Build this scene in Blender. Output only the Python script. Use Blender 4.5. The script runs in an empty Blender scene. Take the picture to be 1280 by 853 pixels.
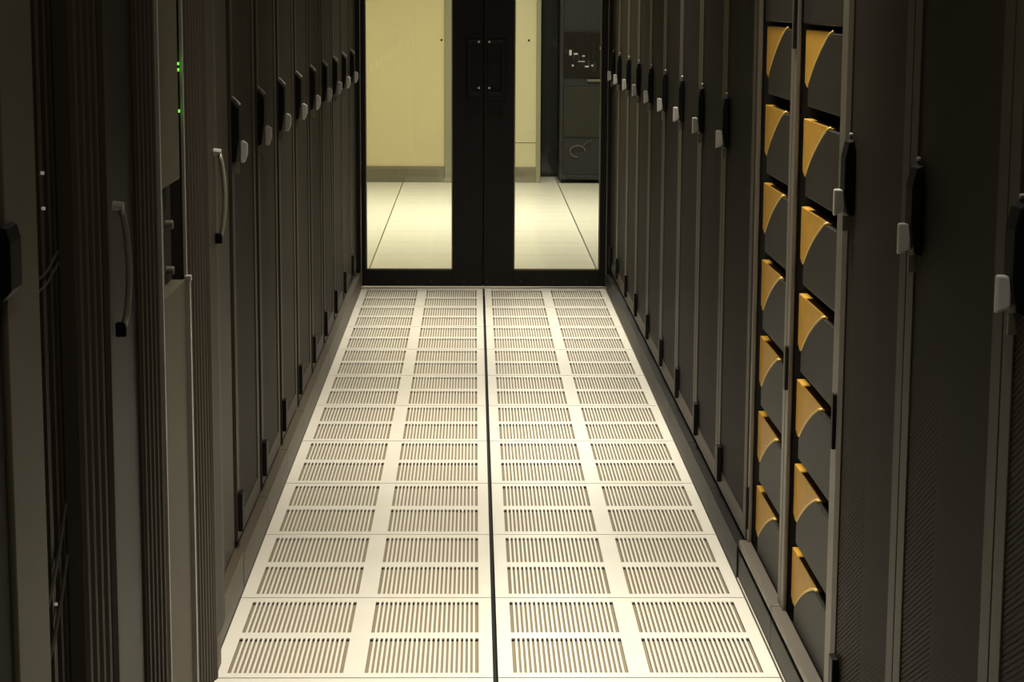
import bpy, bmesh, math, random
from mathutils import Vector, Matrix
random.seed(7)
S = bpy.context.scene
C = S.collection

# ------------------------------------------------------------------ camera, world, exposure
FPX = 2631.25
cd = bpy.data.cameras.new('camera'); cam = bpy.data.objects.new('camera', cd); C.objects.link(cam)
cd.sensor_width = 36.0; cd.lens = FPX / 1280 * 36.0; cd.clip_start = 0.05; cd.clip_end = 100
yaw, pit, rol = 0.01831281, 0.16126763, 0.00475975
fw = Vector((math.sin(yaw)*math.cos(pit), math.cos(yaw)*math.cos(pit), -math.sin(pit)))
rt = Vector((math.cos(yaw), -math.sin(yaw), 0)); up = rt.cross(fw)
r2 = rt*math.cos(rol) + up*math.sin(rol); u2 = -rt*math.sin(rol) + up*math.cos(rol)
m = Matrix((r2, u2, -fw)).transposed().to_4x4(); m.translation = (-0.04727, 0, 1.41076)
cam.matrix_world = m
S.camera = cam
S.view_settings.view_transform = 'Standard'; S.view_settings.look = 'None'
S.view_settings.gamma = 1; S.view_settings.use_curve_mapping = False
S.view_settings.exposure = 0.0
w = bpy.data.worlds.new('world'); S.world = w; w.use_nodes = True
w.node_tree.nodes['Background'].inputs[0].default_value = (0.9, 0.85, 0.7, 1)
w.node_tree.nodes['Background'].inputs[1].default_value = 0.02
AISLE_LIGHT = 18.5      # watts of each louvred troffer over the aisle
BACK_LIGHT = 57.0       # watts of the troffers in the room beyond the doors
WARM = (1.0, 0.93, 0.80)
COOL = (1.0, 0.98, 0.88)

# ------------------------------------------------------------------ materials
def mat(name, col, rough=0.5, metal=0.0, spec=0.5, emit=None, es=0.0, noise=0.0, nscale=30, bump=0.0, coat=0.0):
    M = bpy.data.materials.new(name); M.use_nodes = True
    nt = M.node_tree; b = nt.nodes['Principled BSDF']
    b.inputs['Base Color'].default_value = (*col, 1); b.inputs['Roughness'].default_value = rough
    b.inputs['Metallic'].default_value = metal; b.inputs['Specular IOR Level'].default_value = spec
    b.inputs['Coat Weight'].default_value = coat
    if emit:
        b.inputs['Emission Color'].default_value = (*emit, 1); b.inputs['Emission Strength'].default_value = es
    if noise or bump:
        tc = nt.nodes.new('ShaderNodeTexCoord'); n = nt.nodes.new('ShaderNodeTexNoise')
        n.inputs['Scale'].default_value = nscale; n.inputs['Detail'].default_value = 5
        nt.links.new(tc.outputs['Object'], n.inputs['Vector'])
        if noise:
            mx = nt.nodes.new('ShaderNodeMixRGB'); mx.blend_type = 'MULTIPLY'; mx.inputs[0].default_value = 1
            mx.inputs[1].default_value = (*col, 1)
            cr = nt.nodes.new('ShaderNodeValToRGB')
            cr.color_ramp.elements[0].position = .3; cr.color_ramp.elements[1].position = .7
            lo = 1 - noise; cr.color_ramp.elements[0].color = (lo, lo, lo, 1)
            cr.color_ramp.elements[1].color = (1, 1, 1, 1)
            nt.links.new(n.outputs['Fac'], cr.inputs[0]); nt.links.new(cr.outputs[0], mx.inputs[2])
            nt.links.new(mx.outputs[0], b.inputs['Base Color'])
        if bump:
            bp = nt.nodes.new('ShaderNodeBump'); bp.inputs['Strength'].default_value = bump
            bp.inputs['Distance'].default_value = 0.002
            nt.links.new(n.outputs['Fac'], bp.inputs['Height']); nt.links.new(bp.outputs[0], b.inputs['Normal'])
    return M

def perforated(name, col, pitch, duty, rough=.6):
    """sheet steel with staggered round holes punched through it"""
    M = mat(name, col, rough, spec=.15); nt = M.node_tree; N = nt.nodes; L = nt.links
    b = N['Principled BSDF']; out = [n for n in N if n.type == 'OUTPUT_MATERIAL'][0]
    tc = N.new('ShaderNodeTexCoord'); sp = N.new('ShaderNodeSeparateXYZ'); L.new(tc.outputs['Object'], sp.inputs[0])
    def mth(op, a, bb):
        n = N.new('ShaderNodeMath'); n.operation = op
        for i, v in enumerate((a, bb)):
            if v is None: continue
            if isinstance(v, (int, float)): n.inputs[i].default_value = v
            else: L.new(v, n.inputs[i])
        return n.outputs[0]
    k = math.pi / pitch; ky = math.pi / (pitch*2.0)
    sy = mth('SINE', mth('MULTIPLY', sp.outputs[1], ky), None)
    sz = mth('SINE', mth('MULTIPLY', sp.outputs[2], k), None)
    hole = mth('GREATER_THAN', mth('MULTIPLY', sy, sz), duty)
    tr = N.new('ShaderNodeBsdfTransparent'); mx = N.new('ShaderNodeMixShader')
    L.new(hole, mx.inputs[0]); L.new(b.outputs[0], mx.inputs[1]); L.new(tr.outputs[0], mx.inputs[2])
    L.new(mx.outputs[0], out.inputs[0])
    return M

def pane(name, tint, refl=1.0):
    """thin architectural glass: fresnel reflection over clear transmission"""
    M = bpy.data.materials.new(name); M.use_nodes = True; nt = M.node_tree; N = nt.nodes
    N.remove(N['Principled BSDF']); out = [n for n in N if n.type == 'OUTPUT_MATERIAL'][0]
    t = N.new('ShaderNodeBsdfTransparent'); t.inputs[0].default_value = (*tint, 1)
    g = N.new('ShaderNodeBsdfGlossy'); g.inputs['Roughness'].default_value = .02
    g.inputs[0].default_value = (refl, refl, refl, 1)
    f = N.new('ShaderNodeFresnel'); f.inputs[0].default_value = 1.5
    mx = N.new('ShaderNodeMixShader'); nt.links.new(f.outputs[0], mx.inputs[0])
    nt.links.new(t.outputs[0], mx.inputs[1]); nt.links.new(g.outputs[0], mx.inputs[2])
    nt.links.new(mx.outputs[0], out.inputs[0]); return M

def tile_floor(name, col, seam, size, width):
    """plain laminate floor panels with dark joints on a 0.6 m grid"""
    M = mat(name, col, .3, noise=.06, nscale=14); nt = M.node_tree; N = nt.nodes; L = nt.links
    b = N['Principled BSDF']; src = b.inputs['Base Color'].links[0].from_socket
    tc = N.new('ShaderNodeTexCoord'); sp = N.new('ShaderNodeSeparateXYZ'); L.new(tc.outputs['Object'], sp.inputs[0])
    fac = []
    for ax, off in ((0, 0.0), (1, 0.257)):
        a = N.new('ShaderNodeMath'); a.operation = 'SUBTRACT'; L.new(sp.outputs[ax], a.inputs[0]); a.inputs[1].default_value = off - 30
        p = N.new('ShaderNodeMath'); p.operation = 'PINGPONG'; L.new(a.outputs[0], p.inputs[0]); p.inputs[1].default_value = size/2
        l = N.new('ShaderNodeMath'); l.operation = 'LESS_THAN'; L.new(p.outputs[0], l.inputs[0])
        l.inputs[1].default_value = width[ax]
        fac.append(l.outputs[0])
    mxx = N.new('ShaderNodeMath'); mxx.operation = 'MAXIMUM'; L.new(fac[0], mxx.inputs[0]); L.new(fac[1], mxx.inputs[1])
    mx = N.new('ShaderNodeMixRGB'); L.new(mxx.outputs[0], mx.inputs[0]); L.new(src, mx.inputs[1])
    mx.inputs[2].default_value = (*seam, 1); L.new(mx.outputs[0], b.inputs['Base Color'])
    return M

M = dict(
    latch=mat('black_latch_plastic', (.003, .003, .0026), .6, spec=.15),
    black=mat('black_steel', (.006, .005, .0042), .5, spec=.25, noise=.15, nscale=60),
    rack=mat('brown_black_powder_coat', (.0100, .0078, .0058), .6, spec=.12, noise=.12, nscale=300),
    frame=mat('charcoal_brown_paint', (.052, .041, .029), .5, spec=.3, noise=.10, nscale=120),
    taupe=mat('taupe_paint', (.105, .092, .062), .5, spec=.3, noise=.10, nscale=40),
    rib=mat('ribbed_brown_plastic', (.064, .052, .038), .5, spec=.3),
    blue=mat('blue_black_panel', (.017, .0172, .0175), .45, spec=.3),
    void=mat('dark_interior', (.006, .005, .004), .8),
    mesh=perforated('perforated_brown_steel', (.036, .0285, .0205), .0044, .15),
    meshf=perforated('fine_perforated_steel', (.0135, .0108, .0080), .0036, .30),
    meshl=perforated('brown_perforated_steel', (.050, .0405, .0280), .0036, .30),
    leftdoor=mat('brown_door_paint', (.044, .0360, .0250), .5, spec=.25, noise=.1, nscale=120),
    grip_lit=mat('lit_grey_plastic', (.62, .60, .54), .3),  # paler copy of grip: light on the near lever tips put into colour
    silver=mat('satin_aluminium', (.62, .60, .55), .30, metal=1.0),
    trim=mat('brown_aluminium_trim', (.16, .142, .115), .4, metal=.3),
    grip=mat('pale_grey_plastic', (.46, .45, .41), .3),
    yellow=mat('orange_yellow_plastic', (.52, .28, .03), .5, noise=.10, nscale=25),
    yedge=mat('yellow_plastic_edge', (.70, .50, .14), .4),
    bezel=mat('dark_olive_bezel', (.018, .016, .011), .5, spec=.3, noise=.10, nscale=50),
    tile=mat('cream_laminate_tile', (.84, .80, .69), .28, noise=.05, nscale=9),
    damper=mat('tile_underside_steel', (.24, .20, .13), .7),
    wall=mat('yellow_cream_wall_paint', (.57, .49, .26), .7, noise=.04, nscale=3),
    wallb=mat('olive_cream_wall_paint', (.55, .50, .30), .7, noise=.04, nscale=3),
    jamb=mat('olive_grey_paint', (.24, .23, .145), .6),
    base=mat('olive_vinyl_base', (.17, .155, .09), .6),
    ceil=mat('ceiling_board', (.55, .52, .44), .9, noise=.05, nscale=20),
    outer=mat('grey_cream_wall_paint', (.60, .54, .38), .8),
    glass=pane('clear_glass', (.95, .96, .92)),
    cable=mat('grey_cable_jacket', (.055, .050, .040), .6, spec=.2),
    kick=mat('floor_lit_kick_plate', (.085, .070, .048), .45),  # brown plate, colour lightened for light bounced off the floor
    kickd=mat('black_kick_plate', (.010, .009, .007), .50, spec=.3),
    lamp=mat('aisle_lamp_diffuser', (.8, .8, .8), .5, emit=WARM, es=2),
    lampb=mat('room_lamp_diffuser', (.8, .8, .8), .5, emit=COOL, es=4),
    led=mat('green_led', (.05, .3, .05), .4, emit=(.2, 1, .06), es=1.3),
    dot=mat('white_indicator', (.3, .3, .3), .4, emit=(1, .95, .85), es=.15),
    red=mat('dim_red_wire', (.12, .07, .06), .5),
    floor=tile_floor('plain_laminate_floor', (.80, .76, .62), (.10, .09, .07), .6, (.004, .0022)),
)

# ------------------------------------------------------------------ mesh builder
class MB:
    def __init__(s): s.v = []; s.f = []
    def box(s, x0, x1, y0, y1, z0, z1):
        n = len(s.v)
        s.v += [(x, y, z) for x in (min(x0, x1), max(x0, x1)) for y in (y0, y1) for z in (z0, z1)]
        s.f += [tuple(n+i for i in q) for q in ((0,1,3,2),(4,6,7,5),(0,4,5,1),(2,3,7,6),(0,2,6,4),(1,5,7,3))]
        return s
    def prism(s, pts, axis, a, b):
        """polygon pts (2-D) extruded along axis between a and b"""
        n = len(s.v); k = len(pts)
        def mk(p, t):
            l = list(p); l.insert(axis, t); return tuple(l)
        s.v += [mk(p, a) for p in pts] + [mk(p, b) for p in pts]
        s.f.append(tuple(n+i for i in range(k))[::-1]); s.f.append(tuple(n+k+i for i in range(k)))
        for i in range(k):
            j = (i+1) % k; s.f.append((n+i, n+j, n+k+j, n+k+i))
        return s
    def tube(s, pts, r, seg=8):
        n0 = len(s.v); P = [Vector(p) for p in pts]
        for i, p in enumerate(P):
            d = (P[min(i+1, len(P)-1)] - P[max(i-1, 0)]).normalized()
            a = d.cross(Vector((.31, .17, .93)))
            if a.length < .1: a = d.cross(Vector((1, 0, 0)))
            a.normalize(); b = d.cross(a)
            rr = r[i] if isinstance(r, (list, tuple)) else r
            for k in range(seg):
                t = 2*math.pi*k/seg; s.v.append(tuple(p + (a*math.cos(t)+b*math.sin(t))*rr))
        for i in range(len(P)-1):
            for k in range(seg):
                q = n0+i*seg; s.f.append((q+k, q+(k+1) % seg, q+seg+(k+1) % seg, q+seg+k))
        s.f.append(tuple(n0+k for k in range(seg))[::-1])
        s.f.append(tuple(n0+(len(P)-1)*seg+k for k in range(seg)))
        return s
    def disc(s, c, r, h, axis, seg=12):
        pts = [(c[[1,0,0][axis]] + r*math.cos(2*math.pi*k/seg), c[[2,2,1][axis]] + r*math.sin(2*math.pi*k/seg)) for k in range(seg)]
        return s.prism(pts, axis, c[axis]-h/2, c[axis]+h/2)
    def build(s, name, material, parent=None, bevel=0, smooth=False):
        me = bpy.data.meshes.new(name); me.from_pydata(s.v, [], s.f)
        bm = bmesh.new(); bm.from_mesh(me); bmesh.ops.recalc_face_normals(bm, faces=bm.faces); bm.to_mesh(me); bm.free()
        me.materials.append(M[material])
        if smooth:
            for p in me.polygons: p.use_smooth = True
        o = bpy.data.objects.new(name, me); C.objects.link(o)
        if parent: o.parent = parent
        if bevel:
            b = o.modifiers.new('bevel', 'BEVEL'); b.width = bevel; b.segments = 2; b.limit_method = 'ANGLE'
        return o

def tag(o, label, cat, group=None, kind=None):
    if label: o['label'] = label
    if cat: o['category'] = cat
    if group: o['group'] = group
    if kind: o['kind'] = kind
    return o
def empty(name, loc=(0, 0, 0)):
    o = bpy.data.objects.new(name, None); C.objects.link(o); o.location = loc; o.empty_display_size = .05; return o
def copy_tree(o, parent=None):
    c = o.copy(); C.objects.link(c); c.parent = parent
    for ch in list(o.children): copy_tree(ch, c)
    return c
def struct(o, label=None, cat=None):
    o['kind'] = 'structure'
    if label: o['label'] = label
    if cat: o['category'] = cat
    return o

# ------------------------------------------------------------------ room shell
X0, X1, YB, YD, YW, ZC = -3.2, 3.2, -2.5, 10.27, 16.35, 2.9
AX0, AX1, AY0, AY1 = -.6, .6, 3.057, 10.257      # the slotted tile run
fl = MB()
fl.box(X0, AX0, YB, 18.2, -.04, 0).box(AX1, X1, YB, 18.2, -.04, 0).box(AX0, AX1, YB, AY0, -.04, 0).box(AX0, AX1, AY1, 18.2, -.04, 0)
struct(fl.build('floor', 'floor'), 'cream laminate raised floor with thin dark joints', 'floor')
pl = MB().box(AX0-.02, AX1+.02, AY0-.02, AY1+.02, -.46, -.44)
pl.box(AX0-.02, AX0, AY0, AY1, -.44, -.04).box(AX1, AX1+.02, AY0, AY1, -.44, -.04).box(AX0, AX1, AY0-.02, AY0, -.44, -.04).box(AX0, AX1, AY1, AY1+.02, -.44, -.04)
struct(pl.build('floor_void', 'damper'), 'grey void under the slotted floor tiles', 'floor')
struct(MB().box(X0, X1, YB, 18.2, ZC, ZC+.1).build('ceiling', 'ceil'), 'pale ceiling over the aisle', 'ceiling')
struct(MB().box(X0-.1, X0, YB, 18.2, 0, ZC).build('wall_left', 'outer'), 'plain wall behind the left rack row', 'wall')
struct(MB().box(X1, X1+.1, YB, 18.2, 0, ZC).build('wall_right', 'outer'), 'plain wall behind the right rack row', 'wall')
struct(MB().box(X0, X1, YB-.1, YB, 0, ZC).build('wall_front', 'outer'), 'plain wall behind the camera', 'wall')
wb = MB().box(X0, -.275, YW, YW+.1, 0, ZC)
struct(wb.build('wall_back', 'wall'), 'yellow cream wall seen through the left glass door', 'wall')
wb2 = MB().box(-.20, .43, YW, YW+.1, .31, ZC).box(-.20, .43, YW+.004, YW+.1, 0, .305)
struct(wb2.build('wall_back_right', 'wallb'), 'cream wall section with a low panel seam, seen through the right glass door', 'wall')
struct(MB().box(-.275, -.20, YW-.03, YW+.1, 0, ZC).box(-.285, -.19, YW-.034, YW+.1, 0, .03).build('trim_1', 'jamb', bevel=.004), 'olive grey upright trim between the two wall sections', 'trim')
struct(MB().box(.43, .465, YW-.03, 18.1, 0, ZC).build('trim_2', 'jamb', bevel=.004), 'olive grey upright trim at the edge of the alcove', 'trim')
struct(MB().box(X0, X1, 18.1, 18.2, 0, ZC).build('wall_alcove', 'outer'), 'back wall of the alcove behind the far black cabinet', 'wall')
bb = MB().box(X0, -.275, YW-.015, YW, 0, .125)
for k in range(52): bb.box(-.87+k*.0105-.002, -.87+k*.0105+.002, YW-.019, YW-.014, .022, .095)
bb.box(-.885, -.315, YW-.018, YW-.014, .098, .104).box(-.885, -.315, YW-.018, YW-.014, .012, .018)
struct(bb.build('baseboard_left', 'base'), 'olive baseboard with a vent grille under the yellow wall', 'baseboard')
bb = MB().box(-.20, .43, YW-.012, YW+.004, 0, .12)
for k in range(24): bb.box(.10+k*.0105, .104+k*.0105, YW-.016, YW-.011, .022, .09)
struct(bb.build('baseboard_right', 'base'), 'olive baseboard under the cream wall section', 'baseboard')

# lamps in the ceiling
def troffer(x, y, lx, ly, dm, label, group, watts, spread, col):
    t = empty('ceiling_light', (x, y, ZC)); tag(t, label, 'ceiling light', group)
    f = MB()
    f.box(-lx/2-.03, lx/2+.03, -ly/2-.03, -ly/2, -.05, 0).box(-lx/2-.03, lx/2+.03, ly/2, ly/2+.03, -.05, 0)
    f.box(-lx/2-.03, -lx/2, -ly/2, ly/2, -.05, 0).box(lx/2, lx/2+.03, -ly/2, ly/2, -.05, 0)
    f.build('light_frame', 'outer', t)
    MB().box(-lx/2, lx/2, -ly/2, ly/2, -.04, -.03).build('diffuser', dm, t)
    ld = bpy.data.lights.new('tube_light', 'AREA'); ld.shape = 'RECTANGLE'; ld.size = lx; ld.size_y = ly
    ld.energy = watts; ld.color = col; ld.spread = math.radians(spread)
    lo = bpy.data.objects.new('tube_light', ld); C.objects.link(lo); lo.parent = t; lo.location = (0, 0, -.045)
for y, wh in ((1.9, 'nearest to the camera, a dim added fill'), (4.3, 'over the gold-cornered units'), (6.7, 'over the middle of the aisle'), (9.0, 'over the aisle nearest the glass doors')):  # the nearest one is an added fill lamp for the near handles
    troffer(.18, y, .45, 1.2, 'lamp', 'long flush ceiling light ' + wh, 'ceiling lights over the aisle', AISLE_LIGHT*(.2 if y < 3 else 1), 62, WARM)
for x, y, wh in ((.45, 13.7, 'beyond the glass doors on the right'), (-1.0, 13.7, 'beyond the glass doors on the left')):
    troffer(x, y, .6, 1.2, 'lampb', 'flush ceiling light ' + wh, 'ceiling lights beyond the doors', BACK_LIGHT*(1.35 if x > 0 else .65), 150, COOL)

# ------------------------------------------------------------------ slotted floor tiles
def tile_mesh():
    t = .030; W = .594; H = .5950; mb = MB()
    # origin: tile corner (x 0..W, y 0..H) with y growing away from the camera
    bx = ((.032, .032+.245), (.322, .322+.242)); by = ((.030, .275), (.318, .562))
    d = .003
    xs = [0, bx[0][0], bx[0][1], bx[1][0], bx[1][1], W]
    mb.box(0, xs[1], 0, H, -d, 0).box(xs[2], xs[3], 0, H, -d, 0).box(xs[4], W, 0, H, -d, 0)
    for (a, b) in bx:
        ys = [0, by[0][0], by[0][1], by[1][0], by[1][1], H]
        for i in (0, 2, 4): mb.box(a, b, ys[i], ys[i+1], -d, 0)
        n = 23; p = (b-a)/n
        for (c, e) in by:
            for k in range(1, n): mb.box(a+k*p-p*.235, a+k*p+p*.235, c, e, -d, 0)
    return mb
first = None
ORD = ['tenth', 'ninth', 'eighth', 'seventh', 'sixth', 'fifth', 'fourth', 'third', 'second', 'first']
for k in range(-1, 10):
    for side in (0, 1):
        y = 4.257 + .6*k + .0025; x = -.5997 if side == 0 else .0053
        if first is None:
            o = first = empty('slotted_floor_tile')
            tile_mesh().build('slotted_plate', 'tile', o)
            mb = MB(); W, H, t, d = .594, .5950, .030, .003
            mb.box(0, W, 0, .004, -t, -d).box(0, W, H-.004, H, -t, -d).box(0, .004, .004, H-.004, -t, -d).box(W-.004, W, .004, H-.004, -t, -d)
            mb.build('folded_rim', 'black', o)
            MB().box(.006, .588, .006, .5905, -.011, -.0075).build('damper_tray', 'damper', o)
        else: o = copy_tree(first)
        o.location = (x, y, 0)
        sd = ('left', 'right')[side]
        lab = ('cream slotted floor tile cut off by the bottom of the frame, %s of the centre joint' % sd) if k < 0 else \
              ('cream slotted floor tile, %s row from the glass doors, %s of the centre joint' % (ORD[k], sd))
        tag(o, lab, 'floor tile', 'slotted floor tiles in the aisle')
rl = MB().box(-.012, .012, AY0, AY1, -.06, -.032)
for k in range(-1, 11): rl.box(AX0, AX1, 4.257+.6*k-.01, 4.257+.6*k+.01, -.06, -.0325)
struct(rl.build('trim_3', 'void'), 'dark support rail in the centre joint of the aisle tiles', 'trim')
struct(MB().box(-.612, .607, 10.258, 10.30, 0, .006).build('trim_4', 'silver', bevel=.002), 'bright metal threshold strip under the glass doors', 'trim')

# ------------------------------------------------------------------ glass double door at the end of the aisle
def leaf(n, xa, ga, gb, xb, label, hx, bx_):
    d = MB(); z0, z1 = .012, 2.12; y0, y1 = 10.272, 10.312
    d.box(xa, ga, y0, y1, z0, z1).box(gb, xb, y0, y1, z0, z1).box(ga, gb, y0, y1, z0, .092).box(ga, gb, y0, y1, 2.02, z1)
    o = d.build('door_%d' % n, 'black', bevel=.002); struct(o, label, 'door')
    MB().box(ga-.004, gb+.004, y0+.016, y0+.022, .088, 2.024).build('glass_pane', 'glass', o)
    g = MB()
    for a, b in ((ga, ga+.006), (gb-.006, gb)): g.box(a, b, y0+.006, y0+.015, .092, 2.02)
    g.box(ga, gb, y0+.006, y0+.015, .092, .098); g.build('glazing_gasket', 'base', o)
    # pull handle: back plate with a squared bar standing off the stile
    if n == 1: MB().box(-.012, .009, y1, y1+.004, z0, z1).build('meeting_strip', 'black', o)
    h = MB()
    h.box(min(hx, bx_)-.012, max(hx, bx_)+.012, y0-.004, y0, .925, 1.235)
    h.box(hx-.009, hx+.009, y0-.050, y0-.036, .95, 1.21)
    for z in (.95, 1.198): h.box(min(hx, bx_), max(hx, bx_)+.0, y0-.048, y0-.036, z, z+.014).box(bx_-.007, bx_+.007, y0-.05, y0-.004, z-.001, z+.015)
    hd = h.build('pull_handle', 'black', o, bevel=.002)
    b = MB()
    for z in (.985, 1.205): b.disc((bx_, y0-.052, z), .0055, .006, 1)
    b.build('bolt', 'grip', hd)
    s = MB()
    for k in range(4):
        x = xa + (xb-xa)*(k+.12)/3.7; s.disc((x, y0-.001, .036), .0045, .004, 1)
    s.build('rail_screw', 'frame', o)
    MB().disc((ga+.07 if n == 2 else gb-.055, y0+.014, 1.212), .0055, .006, 1).build('glass_stud', 'black', o)
leaf(1, -.600, -.578, -.152, -.0045, 'left black framed glass door leaf with a wide centre stile', -.072, -.026)
leaf(2, -.0015, .146, .569, .600, 'right black framed glass door leaf with a wide centre stile', .092, .024)
fr = MB().box(-.655, -.603, 10.255, 10.33, 0, 2.2).box(.603, .655, 10.255, 10.33, 0, 2.2).box(-.603, .603, 10.262, 10.33, 2.125, 2.2)
struct(fr.build('trim_5', 'black', bevel=.003), 'black steel surround of the glass doors', 'trim')
pw = MB().box(X0, -.655, 10.262, 10.32, 0, ZC).box(.655, X1, 10.262, 10.32, 0, ZC).box(-.655, .655, 10.262, 10.32, 2.2, ZC)
struct(pw.build('wall_partition', 'outer'), 'partition wall around the glass doors', 'wall')

# ------------------------------------------------------------------ plain server racks; built for the right row (door faces -x), mirrored for the left
def swing_handle(parent, s, xf, y, z, gripmat='grip'):
    """s=+1 right row, -1 left row; xf = door face |x|; protrudes into the aisle"""
    h = MB()
    prof = [(xf, z+.112), (xf-.010, z+.108), (xf-.016, z+.08), (xf-.016, z+.02), (xf-.010, z-.02), (xf, z-.025)] if s > 0 else [(xf, z+.126), (xf-.018, z+.104), (xf-.018, z+.04), (xf-.010, z-.02), (xf, z-.025)]
    h.prism([(s*a, b) for a, b in prof], 1, y-.024, y+.024)
    hs = h.build('swing_handle', 'latch', parent, bevel=.002)
    l = MB(); lw = .031 if s > 0 else .036
    l.prism([(s*(xf-.018), z+.026), (s*(xf-.024), z+.030), (s*(xf-lw), z+.022), (s*(xf-lw), z-.004), (s*(xf-.028), z-.024), (s*(xf-.018), z-.024)] if s < 0 else [(s*(xf-.012), z+.018), (s*(xf-.018), z+.024), (s*(xf-lw), z+.024), (s*(xf-lw), z-.024), (s*(xf-.012), z-.016)], 1, y-.006, y+.006)
    l.build('lever_tip', gripmat, hs, bevel=.003)
    p = MB()
    if s < 0: p.tube([(s*(xf-.0005), y, z+.133), (s*(xf-.020), y, z+.114)], .0022, 6)
    p.tube([(s*(xf-.012), y, z+.122), (s*(xf-.018), y, z+.113)] if s < 0 else [(s*(xf-.001), y, z+.121), (s*(xf-.006), y, z+.121)], .0032, 6)
    p.build('glint_pin', 'grip', hs)  # pale pin; on the left it stands in for the top slope's highlight
    q = MB(); q.box(s*(xf-.002), s*(xf-.014), y-.004, y+.004, z-.050, z-.024); q.build('lock_stem', 'trim', hs)
    return hs

def server_rack(s, ya, yb, xf=.622, hz=1.046, pm='meshf', zb=.085, kick='kickd', edge='frame', grip='grip', handle=True):
    r = empty('server_rack', (0, 0, 0)); g = .0015
    A, B = ya+g, yb-g
    b = MB(); xi = xf+.022
    b.box(s*(xi+.03), s*(xi+1.03), A, B, zb, 2.0)                 # carcass
    b.box(s*xi, s*(xi+.03), A, A+.03, zb, 2.0).box(s*xi, s*(xi+.03), B-.03, B, zb, 2.0)
    b.box(s*xi, s*(xi+.03), A+.03, B-.03, zb, zb+.03).box(s*xi, s*(xi+.03), A+.03, B-.03, 1.97, 2.0)
    b.build('cabinet', 'void', r)
    MB().box(s*(xi+1.03), s*(xi+1.05), A, B, zb, 2.0).build('rear_door', 'rack', r)
    # left row shows a dark recess beside each door on the near side
    da = A + (.060 if s < 0 else .001); db = B - .001
    fwid = .052; d = MB()
    z0, z1 = zb+.012, 1.985
    d.box(s*xf, s*(xf+.018), da, da+fwid, z0, z1).box(s*xf, s*(xf+.018), db-fwid, db, z0, z1)
    d.box(s*xf, s*(xf+.018), da+fwid, db-fwid, z0, z0+.05).box(s*xf, s*(xf+.018), da+fwid, db-fwid, z1-.05, z1)
    do = d.build('door', edge, r, bevel=.0015)
    MB().box(s*(xf+.0025), s*(xf+.004), da+fwid-.002, db-fwid+.002, z0+.048, z1-.048).build('perforated_panel', pm, do)
    MB().box(s*(xf-.020), s*(xf+.70), A, B, .002, zb-.004).build('kick_plate', kick, r)
    for yy in (A+.05, B-.05):
        for xx, h_ in ((xf+.05, .012), (xf+.95, .085)): MB().disc((s*xx, yy, h_/2), .022, h_, 2).build('levelling_foot', 'black', r)
    hy = (yb-.078) if s > 0 else (ya+.085)
    if handle: swing_handle(r, s, xf, hy, hz, grip)
    hb = MB().box(s*(xf), s*(xf-.012), hy-.020, hy+.020, .122, .218)
    hb.build('lower_latch', 'black', r, bevel=.002)
    return r

NTH = ['nearest', 'second', 'third', 'fourth', 'fifth', 'sixth', 'seventh', 'eighth', 'ninth']
RB = [5.03, 5.65, 6.26, 6.86, 7.46, 8.06, 8.65, 9.22, 9.81, 10.25]
for i in range(9):
    r = server_rack(1, RB[i], RB[i+1], handle=True)
    n = 8 - i
    if i == 0: lab = 'dark server rack in the right row, directly beyond the gold-cornered units'
    elif n == 0: lab = 'dark server rack in the right row, the last one against the glass doors'
    else: lab = 'dark server rack in the right row, %s one from the glass doors' % NTH[n]
    tag(r, lab, 'server rack', 'identical dark racks of the right row')
LB = [4.945, 5.547, 6.149, 6.751, 7.353, 7.955, 8.557, 9.159, 9.761, 10.25]
for i in range(9):
    r = server_rack(-1, LB[i], LB[i+1], kick='kick', pm='meshl', edge='leftdoor')
    n = 8 - i
    if i == 0: lab = 'dark server rack in the left row with the nearest small silver latch'
    elif n == 0: lab = 'dark server rack in the left row, the last one against the glass doors'
    else: lab = 'dark server rack in the left row, %s one from the glass doors' % NTH[n]
    tag(r, lab, 'server rack', 'identical dark racks of the left row')
for ya, yb, lab in ((3.225, 3.80, 'perforated door rack on the right beside the gold-cornered units'),
                    (2.622, 3.225, 'perforated door rack on the right, second nearest the camera'),
                    (2.02, 2.622, 'perforated door rack cut off by the right edge of the frame')):
    r = server_rack(1, ya, yb, hz=1.056, pm='mesh', grip='grip_lit')
    tag(r, lab, 'server rack', 'large perforated racks at the near right')

# ------------------------------------------------------------------ the two racks of gold-cornered units
def storage_rack(ya, yb, oa, ob, hinges, label):
    r = empty('storage_rack', (0, 0, 0)); A, B = ya+.002, yb-.002
    b = MB(); b.box(1.60, 1.65, A, B, .06, 2.0).box(.634, 1.60, A, oa-.010, .06, 2.0).box(.634, 1.60, ob+.010, B, .06, 2.0).box(.66, 1.60, oa-.010, ob+.010, 1.365, 2.0).box(.634, 1.60, oa-.010, ob+.010, .06, .072)
    b.build('cabinet', 'void', r)
    p = MB(); x0, x1 = .611, .634
    x0 = .625
    p.box(x0, x1, A, oa, .075, 1.99).box(x0, x1, ob, B, .075, 1.99).box(x0, x1, oa, ob, 1.94, 1.99)
    p.build('front_frame', 'trim', r, bevel=.003)
    MB().box(.606, .634, A, B, .078, .098).build('bottom_rail', 'trim', r, bevel=.003)
    MB().box(.636, .66, oa+.002, ob-.002, 1.362, 1.93).build('blank_panel', 'bezel', r, bevel=.003)
    MB().box(.606, 1.3, A, B, .002, .066).build('kick_plate', 'kickd', r)
    for yy in (A+.05, B-.05):
        for xx, h_ in ((.66, .012), (1.55, .06)): MB().disc((xx, yy, h_/2), .022, h_, 2).build('levelling_foot', 'black', r)
    for (y, za, zb_) in hinges:
        MB().box(.618, .626, y-.009, y+.009, za, zb_).build('hinge', 'black', r, bevel=.002)
    return tag(r, label, 'storage rack', 'open racks of gold-cornered units')
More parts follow.
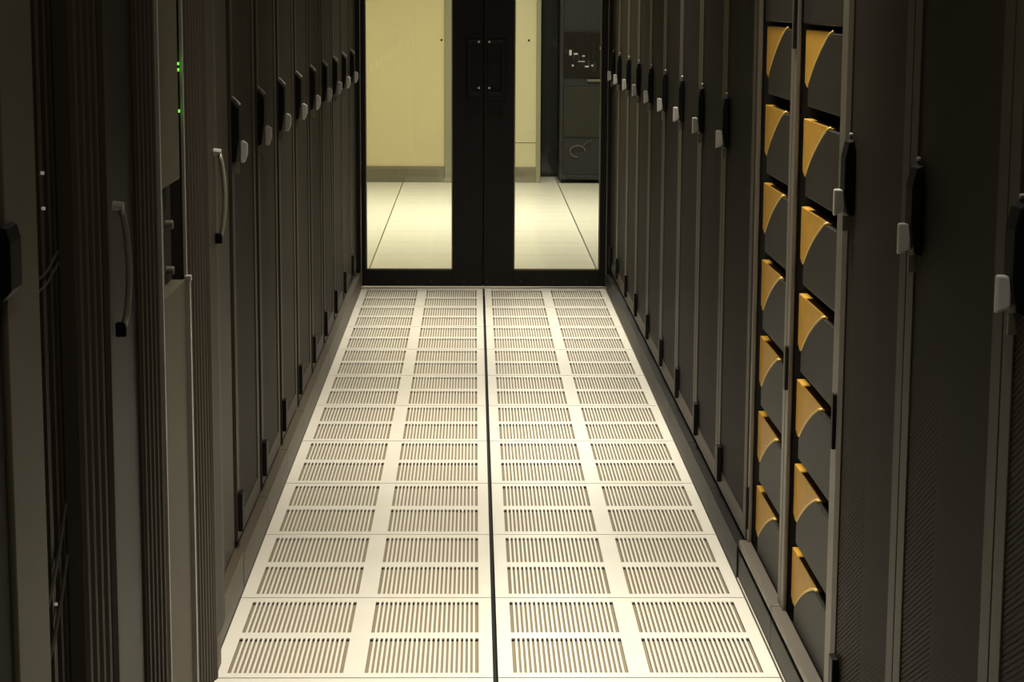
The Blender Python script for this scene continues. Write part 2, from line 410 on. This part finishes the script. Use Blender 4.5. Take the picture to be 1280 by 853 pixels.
storage_rack(3.805, 4.455, 3.875, 4.415, [(3.83, .585, .69), (4.43, .585, .68), (4.43, 1.31, 1.45)],
             'open black rack holding the nearer column of gold-cornered units')
storage_rack(4.457, 5.028, 4.495, 5.000, [(5.012, .13, .235)],
             'open black rack holding the farther column of gold-cornered units')
# swing handles without a bright tip stand on the frame of the farther rack
def unit(yn, yf):
    """one storage unit; local z 0 is its underside, opening from yn (near) to yf (far)"""
    W = yf - yn; H = .161
    u = empty('storage_unit')
    MB().box(.668, 1.45, .01, W-.01, .003, H-.004).build('chassis', 'void', u)
    def curve(n=10, dx=0.0):
        # concave edge of the gold plate, from the top near tip to the lower far tip
        P = []
        cy, cz, ry, rz = W-.350, .048, .268, .113
        for k in range(n+1):
            t = math.pi/2*k/n
            a = k/n; q = .25
            P.append((cy + ry*(q*math.sin(t)+(1-q)*a), cz + rz*(q*math.cos(t)+(1-q)*(1-a))))
        return P
    # bezel: front panel with its upper far corner rounded away
    cv = curve(); cv = [(y, min(z, H-.004)) for y, z in cv]
    bz = MB(); bz.prism([(.004, .004), (.004, H-.004)] + cv + [(cv[-1][0], .004)], 0, .636, .652)
    bz.build('bezel', 'bezel', u, bevel=.003)
    gp = MB(); gp.prism([(cv[0][0], H-.001)] + [(y, z) for y, z in cv] + [(W-.030, .040), (W-.002, .050), (W-.002, H-.001)], 0, .642, .660)
    gp.build('gold_corner_plate', 'yellow', u, bevel=.0015)
    ed = MB(); ed.tube([(.640, y+.003, z+.003) for y, z in cv], .0035, 6)
    ed.build('corner_plate_lip', 'yedge', u, smooth=True)
    return u
RANK = ['topmost', 'second from the top', 'third from the top', 'middle', 'third from the bottom', 'second from the bottom', 'lowest']
for (oa, ob, nm) in ((3.877, 4.413, 'nearer'), (4.497, 4.998, 'farther')):
    u0 = None
    for k in range(7):
        u = unit(oa, ob) if u0 is None else copy_tree(u0)
        u0 = u0 or u
        u.location = (0, oa, 1.352 - .1847*k - .161)
        tag(u, 'dark storage unit with gold upper corner, %s of the %s column' % (RANK[k], nm), 'storage unit', 'gold-cornered units of the %s column' % nm)

# ------------------------------------------------------------------ the near left cabinets
XF = -.575
def ribs(mb, ya, yb, n, x=XF, hgt=.005, z0=.03, z1=1.99):
    p = (yb-ya)/n
    for k in range(n):
        y = ya + p*k
        mb.prism([(x, y), (x+hgt*.8, y+p*.10), (x+hgt, y+p*.25), (x+hgt*.8, y+p*.40), (x, y+p*.5)], 2, z0, z1)
def carcass(r, ya, yb, xf, m='void', top=2.0):
    MB().box(-1.65, xf, ya+.002, yb-.002, .03, top).build('cabinet', m, r)
    for yy in (ya+.06, yb-.06):
        for xx in (xf-.06, -1.58): MB().disc((xx, yy, .015), .022, .03, 2).build('levelling_foot', 'black', r)
def bow_handle(r, y, za, zb):
    h = MB(); n = 12; P = []; R = []
    for k in range(n+1):
        t = k/n; P.append((XF+.010+.010*math.sin(math.pi*t)**.7, y, za+(zb-za)*t)); R.append(.0048)
    h.tube(P, R, 10)
    o = h.build('bow_handle', 'trimlight', r, smooth=True)
    c = MB(); c.box(XF-.002, XF+.014, y-.006, y+.006, za-.016, za+.006); c.build('lower_mount', 'latch', o, bevel=.003)
    c = MB(); c.tube([(XF-.002, y, zb+.004), (XF+.014, y, zb+.002)], .007, 8); c.build('upper_mount', 'grip', o)
M['trimlight'] = mat('satin_grey_handle', (.30, .29, .22), .4, metal=.3)

# cabinet cut off by the left frame edge: perforated door
r = empty('equipment_cabinet'); carcass(r, 1.66, 2.285, XF-.03, 'void')
d = MB().box(XF-.018, XF, 1.665, 1.72, .05, 1.98).box(XF-.018, XF, 2.255, 2.28, .05, 1.98).box(XF-.018, XF, 1.72, 2.255, .05, .1).box(XF-.018, XF, 1.72, 2.255, 1.93, 1.98)
do = d.build('door', 'rack', r, bevel=.003)
MB().box(XF-.010, XF-.008, 1.718, 2.257, .098, 1.932).build('perforated_panel', 'mesh', do)
tag(r, 'dark perforated cabinet cut off by the left edge of the frame', 'equipment cabinet')

# cabinet with a wide taupe post, narrow open bay and ribbed edge
r = empty('equipment_cabinet'); ya, yb = 2.29, 2.975
b = MB().box(-1.65, -.80, ya+.002, yb-.002, .03, 2.0).box(-.80, XF-.02, ya+.002, 2.35, .03, 2.0).box(-.80, XF-.02, 2.77, yb-.002, .03, 2.0)
b.box(-.80, XF-.02, 2.35, 2.77, .03, .08).box(-.80, XF-.02, 2.35, 2.77, 1.95, 2.0)
b.build('cabinet', 'void', r)
MB().box(XF-.02, XF, 2.365, 2.545, .03, 1.99).build('wide_post', 'taupe', r, bevel=.004)
MB().box(XF-.02, XF-.006, 2.292, 2.363, .03, 1.99).build('side_strip', 'rack', r, bevel=.002)
rb = MB(); ribs(rb, 2.775, 2.972, 4, hgt=.006); rb.box(XF-.02, XF, 2.77, 2.973, .03, 1.99)
rb.build('ribbed_edge', 'rib', r)
ra = MB()
ra.box(-.612, -.606, 2.50, 2.769, .085, 1.945)
for y, wd in ((2.585, .020), (2.625, .012), (2.665, .022), (2.715, .014), (2.75, .012)): ra.box(-.606, -.596, y, y+wd, .085, 1.945)
ra.build('mounting_rail', 'frame', r)
for z in (1.05, 1.035):
    MB().tube([(-.592, 2.55+.025*k, z+.0035*k+.003*math.sin(k)) for k in range(9)], .0018, 6).build('patch_cable', 'cable', r)
for z in (.62, .55):
    MB().tube([(-.592, 2.55+.025*k, z+.004*k+.0014*k*k) for k in range(9)], .0026, 6).build('patch_cable', 'cable', r)
for z in (1.19, 1.145, .625): MB().disc((-.594, 2.675, z), .0022, .004, 0).build('indicator', 'dot', r)
h = MB().prism([(XF, 1.158), (XF+.008, 1.156), (XF+.012, 1.14), (XF+.012, 1.085), (XF, 1.072)], 1, 2.335, 2.395); h.build('swing_handle', 'latch', r, bevel=.002)
for yy in (ya+.06, yb-.06):
    for xx in (XF-.08, -1.58): MB().disc((xx, yy, .015), .022, .03, 2).build('levelling_foot', 'black', r)
tag(r, 'near left cabinet with a wide taupe post and a narrow open bay showing cables', 'equipment cabinet')

# bow handled cabinet, smooth dark panel and ribbed edge
def bow_cabinet(ya, yb, yh, za, zb, panel_b, rib_n, label, pm='blue'):
    r = empty('equipment_cabinet'); carcass(r, ya, yb, XF-.03)
    d = MB().box(XF-.03, XF-.004, ya+.056, panel_b, .035, 1.985); do = d.build('door', pm, r, bevel=.003)
    e = MB().prism([(XF-.03, ya+.003), (XF, ya+.003), (XF+.006, ya+.015), (XF+.006, ya+.03), (XF, ya+.05), (XF-.03, ya+.052)], 2, .035, 1.985)
    e.build('door_edge', 'frame', r)
    k = MB().box(XF-.03, XF, panel_b+.004, yb-.004, .035, 1.985)
    if rib_n: ribs(k, panel_b+.008, yb-.006, rib_n, z0=.035, z1=1.985)
    k.build('ribbed_edge', 'rib', r)
    bow_handle(r, yh, za, zb)
    tag(r, label, 'equipment cabinet', 'cabinets with curved handles'); return r
bow_cabinet(2.98, 3.515, 3.085, .93, 1.105, 3.285, 5, 'dark left cabinet with the nearer and larger curved handle')
r = empty('equipment_cabinet'); ya, yb = 4.13, 4.935; carcass(r, ya, yb, -.650)
d = MB().prism([(-.640, ya+.056), (XF-.004, ya+.056), (XF-.002, 4.20), (XF, 4.30), (XF-.003, 4.36), (XF-.014, 4.41), (-.605, 4.45), (-.618, 4.50), (-.622, 4.56), (-.622, yb-.006), (-.640, yb-.006)], 2, .10, 1.985)
d.build('door', 'leftdoor', r, bevel=.001)
e = MB().prism([(-.64, ya+.003), (XF, ya+.003), (XF+.005, ya+.015), (XF+.005, ya+.03), (XF, ya+.05), (-.64, ya+.052)], 2, .035, 1.985)
e.build('door_edge', 'frame', r)
MB().prism([(-.65, ya+.056), (XF-.012, ya+.056), (XF-.012, 4.35), (-.602, 4.42), (-.602, yb-.002), (-.65, yb-.002)], 2, .003, .094).build('kick_plate', 'kick', r)
bow_handle(r, 4.285, .93, 1.098)
tag(r, 'dark left cabinet with the farther curved handle, before the silver latches', 'equipment cabinet', 'cabinets with curved handles')

# taupe cabinet with silver trims and a recessed latch
r = empty('equipment_cabinet'); ya, yb = 3.52, 4.125; carcass(r, ya, yb, XF-.035)
d = MB()
d.box(XF-.03, XF-.002, 3.535, 3.795, 1.088, 1.985).box(XF-.03, XF-.002, 3.535, 3.835, .035, .90)
d.box(XF-.03, XF-.012, 3.535, 3.655, .90, 1.088)
do = d.build('door', 'taupe', r, bevel=.002)
MB().box(XF-.006, XF+.004, 3.524, 3.534, .035, 1.985).build('edge_trim', 'grip', r, bevel=.001)  # silver trims made pale; the light their metal would catch is in the colour
t = MB().box(XF-.006, XF+.000, 3.848, 3.858, .905, 1.985).box(XF-.006, XF+.006, 3.842, 3.856, .035, .90)
t.build('edge_trim', 'grip', r, bevel=.001)
MB().box(XF-.004, XF+.008, 3.840, 3.858, .896, .906).build('trim_cap', 'grip', r, bevel=.001)
lt = MB().box(XF-.032, XF-.026, 3.655, 3.84, .90, 1.088).build('latch_recess', 'void', r)
for z in (1.008, .925): MB().disc((XF-.020, 3.77, z), .008, .016, 0).build('latch_knob', 'trim', lt, bevel=.001)
MB().box(XF-.034, XF-.028, 3.797, 3.845, 1.09, 1.985).build('indicator_strip', 'void', r)
for z in (1.290, 1.279, 1.205): MB().box(XF-.013, XF-.005, 3.826, 3.838, z, z+.005).build('green_indicator', 'led', r)
k = MB().box(XF-.03, XF, 3.862, 4.12, .035, 1.985); ribs(k, 3.866, 4.118, 6, z0=.035, z1=1.985)
k.build('ribbed_edge', 'rib', r)
tag(r, 'left cabinet with taupe panel between two thin silver trims and green indicators', 'equipment cabinet')

# ------------------------------------------------------------------ beyond the glass doors
r = empty('tall_cabinet', (0, 0, 0))
MB().box(.475, 1.35, 16.9, 17.8, 0, 2.1).build('cabinet', 'rack', r, bevel=.004)
MB().box(.49, 1.33, 16.88, 16.899, .03, 2.08).build('door', 'blue', r, bevel=.003)
tag(r, 'tall blue black cabinet in the alcove, left of the far rack', 'tall cabinet')
r = empty('network_rack', (0, 0, 0)); y = 16.28
MB().box(.61, 1.21, y+.02, y+.50, 0.03, 2.05).box(.61, 1.21, y, y+.02, .03, .06).box(.61, .635, y, y+.02, .06, 2.05).box(1.185, 1.21, y, y+.02, .06, 2.05).build('cabinet', 'blue', r, bevel=.003)
MB().box(.64, 1.18, y+.004, y+.018, .36, .74).build('blank_panel', 'bezel', r, bevel=.002)
sw = MB().box(.64, 1.18, y-.004, y+.018, .82, 1.16).build('switch_panel', 'rack', r, bevel=.002)
pt = MB()
for (x, z, a, b) in ((.68, .985, .018, .04), (.715, .99, .03, .012), (.78, .975, .02, .01), (.915, 1.03, .014, .02), (.92, .96, .012, .03),
                     (.70, .90, .014, .014), (.80, .895, .03, .01), (.85, .90, .014, .014), (.925, .90, .02, .014), (.75, .935, .05, .006)):
    pt.box(x, x+a, y-.008, y-.003, z, z+b)
pt.build('port_label', 'grip', sw)
MB().box(.82, .95, y-.006, y+.006, .785, .803).build('shelf_label', 'trim', r)
MB().tube([(.66+.09+.06*math.cos(t*.6), y-.008, .25+.045*math.sin(t*.6)) for t in range(9)], .005, 6).build('cable_loop', 'red', r)
MB().tube([(.79, y-.008, .29), (.83, y-.01, .33), (.86, y-.008, .335)], .005, 6).build('cable_end', 'cable', r)
for x in (.65, 1.17):
    for yy in (y+.05, y+.45): MB().disc((x, yy, .015), .02, .03, 2).build('levelling_foot', 'black', r)
tag(r, 'black equipment rack seen through the right glass door, with small labels and a cable loop', 'network rack')
